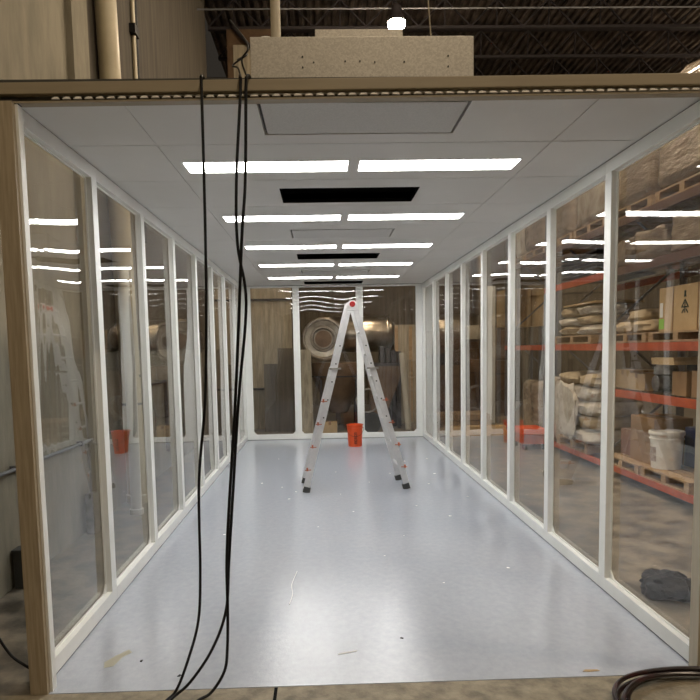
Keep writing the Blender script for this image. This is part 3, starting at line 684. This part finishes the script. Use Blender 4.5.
# sack pile in bay 3
zz = G + .151
lab = ['bottom', 'second', 'third', 'fourth', 'fifth', 'sixth']
for j in range(5):
    hh = .235 if j < 4 else .21
    sack((5.98 + .02 * math.sin(j * 2), 9.72 + .06 * math.sin(j * 3), zz), .86, .72, hh, 'filled tan sack of the near pile in the rack, %s layer' % lab[j], (M_sack, M_sackw)[j in (0, 2, 3)], 60 + j)
    sack((6.02 + .02 * math.cos(j * 2), 10.48 + .05 * math.sin(j * 2), zz), .86, .78, hh, 'filled sack of the far pile in the rack, %s layer' % lab[j], (M_sackw, M_sack)[j in (4, 5)], 80 + j)
    zz += hh - .016
tag(B().lump((0, 0, .4), (.05, .32, .42), .25, 1.8, 5, .6).obj('hanging_sack', M_sackw, loc=(5.50, 10.15, .42), smooth=True), 'white printed sack slumped over the front of the sack pile', 'sack')
load((6.1, 11.2, .18), .95, .6, 1.12, 'pale shrink-wrapped load on the bottom shelf just past the sack piles', M_wrapw, 21)
load((6.1, 12.4, .18), .95, .9, 1.0, 'brown wrapped load in the farthest rack bay, bottom shelf', M_wrap, 22)
# ---- middle level bay 1/2 (beam top 1.24)
Mz = 1.241
carton((5.98, 8.83, Mz), .45, .42, .25, 'tan carton on the middle shelf, farthest left of the row', M_cardpale)
carton((5.95, 8.38, Mz), .45, .46, .22, 'wide tan carton on the middle shelf next to the machine part', M_cardpale)
t = thing('electric_motor', (5.88, 7.93, Mz), 'grey electric motor stacked on the middle shelf of the rack', 'motor')
B().lathe([(.06, -.14), (.10, -.13), (.10, .10), (.08, .13), (.03, .14)], (0, 0, .115), 20, 'x').obj('housing', M_motor, t, smooth=True)
B().box(-.1, .1, -.1, .1, 0, .03).obj('base', M_rubber, t)
B().lathe([(.12, .215), (.14, .23), (.14, .30), (.09, .37), (.03, .38)], n=20).obj('cowl', M_motor, t, smooth=True)
carton((5.92, 7.3, Mz), .45, .3, .28, 'brown carton on the middle shelf right of the grey motor', M_card)
carton((5.92, 6.88, Mz), .45, .34, .30, 'dim brown carton near the right end of the middle shelf', M_card)
carton((6.0, 6.28, Mz), .5, .4, .26, 'brown carton on the middle shelf nearest the front post', M_card)
b = B(); b.box(-.5, .5, -.25, .25, 0, .04); b.box(-.48, .4, -.2, .3, .041, .08)
tag(b.obj('plywood_sheets', M_cardpale, loc=(6.1, 7.5, 1.60)), 'pale plywood offcuts lying high on the middle shelf', 'boards')
tag(B().box(-.24, .24, -.5, .5, 0, .355).obj('dark_crate', M_darkpanel, loc=(6.42, 7.5, Mz)), 'dark crate under the plywood offcuts', 'crate')
# ---- upper level (beam top 1.87)
Uz = 1.871
pallet((6.15, 7.25, Uz), 'wooden pallet under the big marked carton in the rack', 1.1, 1.2, h=.12)
pallet((6.15, 8.47, Uz), 'wooden pallet under the flat sacks on the upper shelf', 1.1, 1.1, h=.12)
pallet((6.15, 10.3, Uz), 'wooden pallet under the upper shelf sack pile', 1.1, 1.5, h=.13)
t = carton((6.12, 7.22, Uz + .121), .85, 1.12, .52, 'big tan carton with a green emblem on the upper rack shelf', M_cardpale, tape=False)
B().box(-.43, -.4255, .24, .26, 0, .52).obj('carton_seam', M_tape, t)
B().box(-.43, -.4255, -.26, -.245, 0, .52).obj('carton_seam', M_tape, t)
B().box(-.431, -.4265, .47, .53, .17, .34).obj('location_label', M_paper, t)
B().box(-.431, -.4265, .44, .55, .03, .15).obj('green_sticker', M_green, t)
g = B()
def st(y0, z0, y1, z1, w=.014): g.beam((-.428, -y0, z0), (-.428, -y1, z1), w, .004, (1, 0, 0))
o_ = .0; z_ = .20
st(o_, z_ + .20, o_, z_ + .25, .03); st(o_ - .02, z_ + .19, o_ + .02, z_ + .19, .02)
st(o_ - .07, z_ + .06, o_, z_ + .15); st(o_ + .07, z_ + .06, o_, z_ + .15); st(o_ - .045, z_ + .065, o_ + .045, z_ + .065)
st(o_, z_ + .12, o_, z_); st(o_ - .025, z_ + .04, o_ - .06, z_ - .0); st(o_ + .025, z_ + .04, o_ + .06, z_ - .0)
g.obj('printed_emblem', mat('green_black_print', (.02, .035, .025), .7), t)
for j, (yy, xx) in enumerate(((8.25, 5.95), (8.75, 5.95), (8.45, 6.0))):
    sack((xx, yy, Uz + .121 + (.15 if j == 2 else 0)), .6, .52, .16, 'flat tan sack on the upper shelf left of the marked carton, %s' % ('right one below', 'left one below', 'lying on top')[j], M_sack, 100 + j)
zz = Uz + .131
for j in range(3):
    for q, yy in enumerate((9.85, 10.6)):
        sack((6.0, yy, zz), .8, .72, .16, 'filled sack of the upper shelf pile, %s layer, %s side' % (lab[j], ('near', 'far')[q]), (M_sackw, M_sack)[(j + q) % 2], 120 + j * 2 + q)
    zz += .15
tag(B().box(-.4, .4, -.55, .55, 0, .02).box(-.3, .4, -.5, .4, .021, .04).obj('cardboard_sheets', M_cardpale, loc=(6.0, 10.1, zz + .02)), 'loose cardboard sheets on top of the upper sack pile', 'cardboard')
# ---- level 2.88, 3.52, 4.85
for j, (yy, hh) in enumerate(((6.15, .38), (7.1, .42), (7.95, .40), (8.68, .36), (10.4, .42), (11.6, .38))):
    if j in (0, 1, 2, 3): load((6.15, yy, 2.881), 1.0, .7, hh, 'squat wrapped bundle on the shelf above the marked carton, %s from the front' % ('first', 'second', 'third', 'fourth')[j], M_wrap, 140 + j)
b = B()
for j in range(6): b.box(-.45, .45, -.7, .7, j * .07, j * .07 + .035)
tag(b.obj('stacked_trays', M_darkpanel, loc=(6.1, 10.2, 2.881)), 'stack of dark trays on the shelf above the sacks', 'trays')
pn_ = ['first', 'second', 'third', 'fourth', 'fifth', 'sixth', 'seventh', 'eighth']
for j, yy in enumerate((4.75, 5.95, 7.22, 8.45, 9.72, 10.95, 12.2, 13.45)):
    pallet((6.16, yy, 3.521), 'wooden pallet on the high rack shelf, %s from the front' % pn_[j], 1.1, 1.15)
    load((6.16, yy, 3.652), 1.05, 1.08, (1.0, 1.25, 1.22, 1.05, .8, .8, .9, .9)[j], 'tall wrapped pallet load on the high rack shelf, %s from the front' % pn_[j], (M_wrap, M_wrapw)[j % 3 == 1], 150 + j)
# big crate seen past the right wall, on a dark stand
t = thing('crate_on_stand', (6.2, 15.0, -.006), 'large tan crate raised on a dark stand beyond the right wall', 'crate')
B().box(-.42, .45, -.4, .4, 2.3, 3.15).obj('case', M_cardpale, t)
for x in (-.15, .16): B().box(x - .015, x + .015, -.406, -.401, 2.3, 3.15).obj('batten', M_tape, t)
for x in (-.38, .40):
    for y in (-.35, .35): B().box(x - .04, x + .04, y - .04, y + .04, 0, 2.3).obj('leg', M_upright, t)
tag(B().box(-.2, .2, -.2, .2, 0, .35).obj('cream_box', M_tanright, loc=(5.50, 16.6, 2.05)), 'small cream box high on a stand beyond the right wall', 'box')
t = thing('steel_stand', (5.50, 16.6, -.006), 'dark steel stand carrying a small cream box', 'stand')
B().box(-.3, .3, -.3, .3, 2.0, 2.05).obj('top', M_steel, t)
for x in (-.26, .26):
    for y in (-.26, .26): B().box(x - .03, x + .03, y - .03, y + .03, 0, 2.0).obj('leg', M_steel, t)
t = thing('dark_machine', (4.5, 18.4, -.006), 'large dark machine block far behind the enclosure on the right', 'machine')
B().box(-1.0, 2.2, -.8, .8, 0, 2.3, .05).obj('body', M_rust, t); B().box(-.6, .6, -.82, -.801, .6, 1.7).obj('door_panel', M_darkpanel, t)
B().tube([(1.6, 0, 2.3), (1.6, 0, 4.5)], .2, 14).obj('stack_pipe', M_stainless, t, smooth=True)

# ------------------------------------------------------------------ world and view
w = bpy.data.worlds.new('world'); SC.world = w; w.use_nodes = True
w.node_tree.nodes['Background'].inputs[0].default_value = (1.0, .85, .68, 1); w.node_tree.nodes['Background'].inputs[1].default_value = 0.02
v = SC.view_settings; v.view_transform = 'Standard'; v.look = 'None'; v.exposure = 0.42; v.gamma = 1.0; v.use_curve_mapping = False
SC.cycles.transparent_max_bounces = 32; SC.cycles.max_bounces = 10; SC.cycles.diffuse_bounces = 5; SC.cycles.glossy_bounces = 6
SC.cycles.use_denoising = True; SC.cycles.sample_clamp_indirect = 8.0
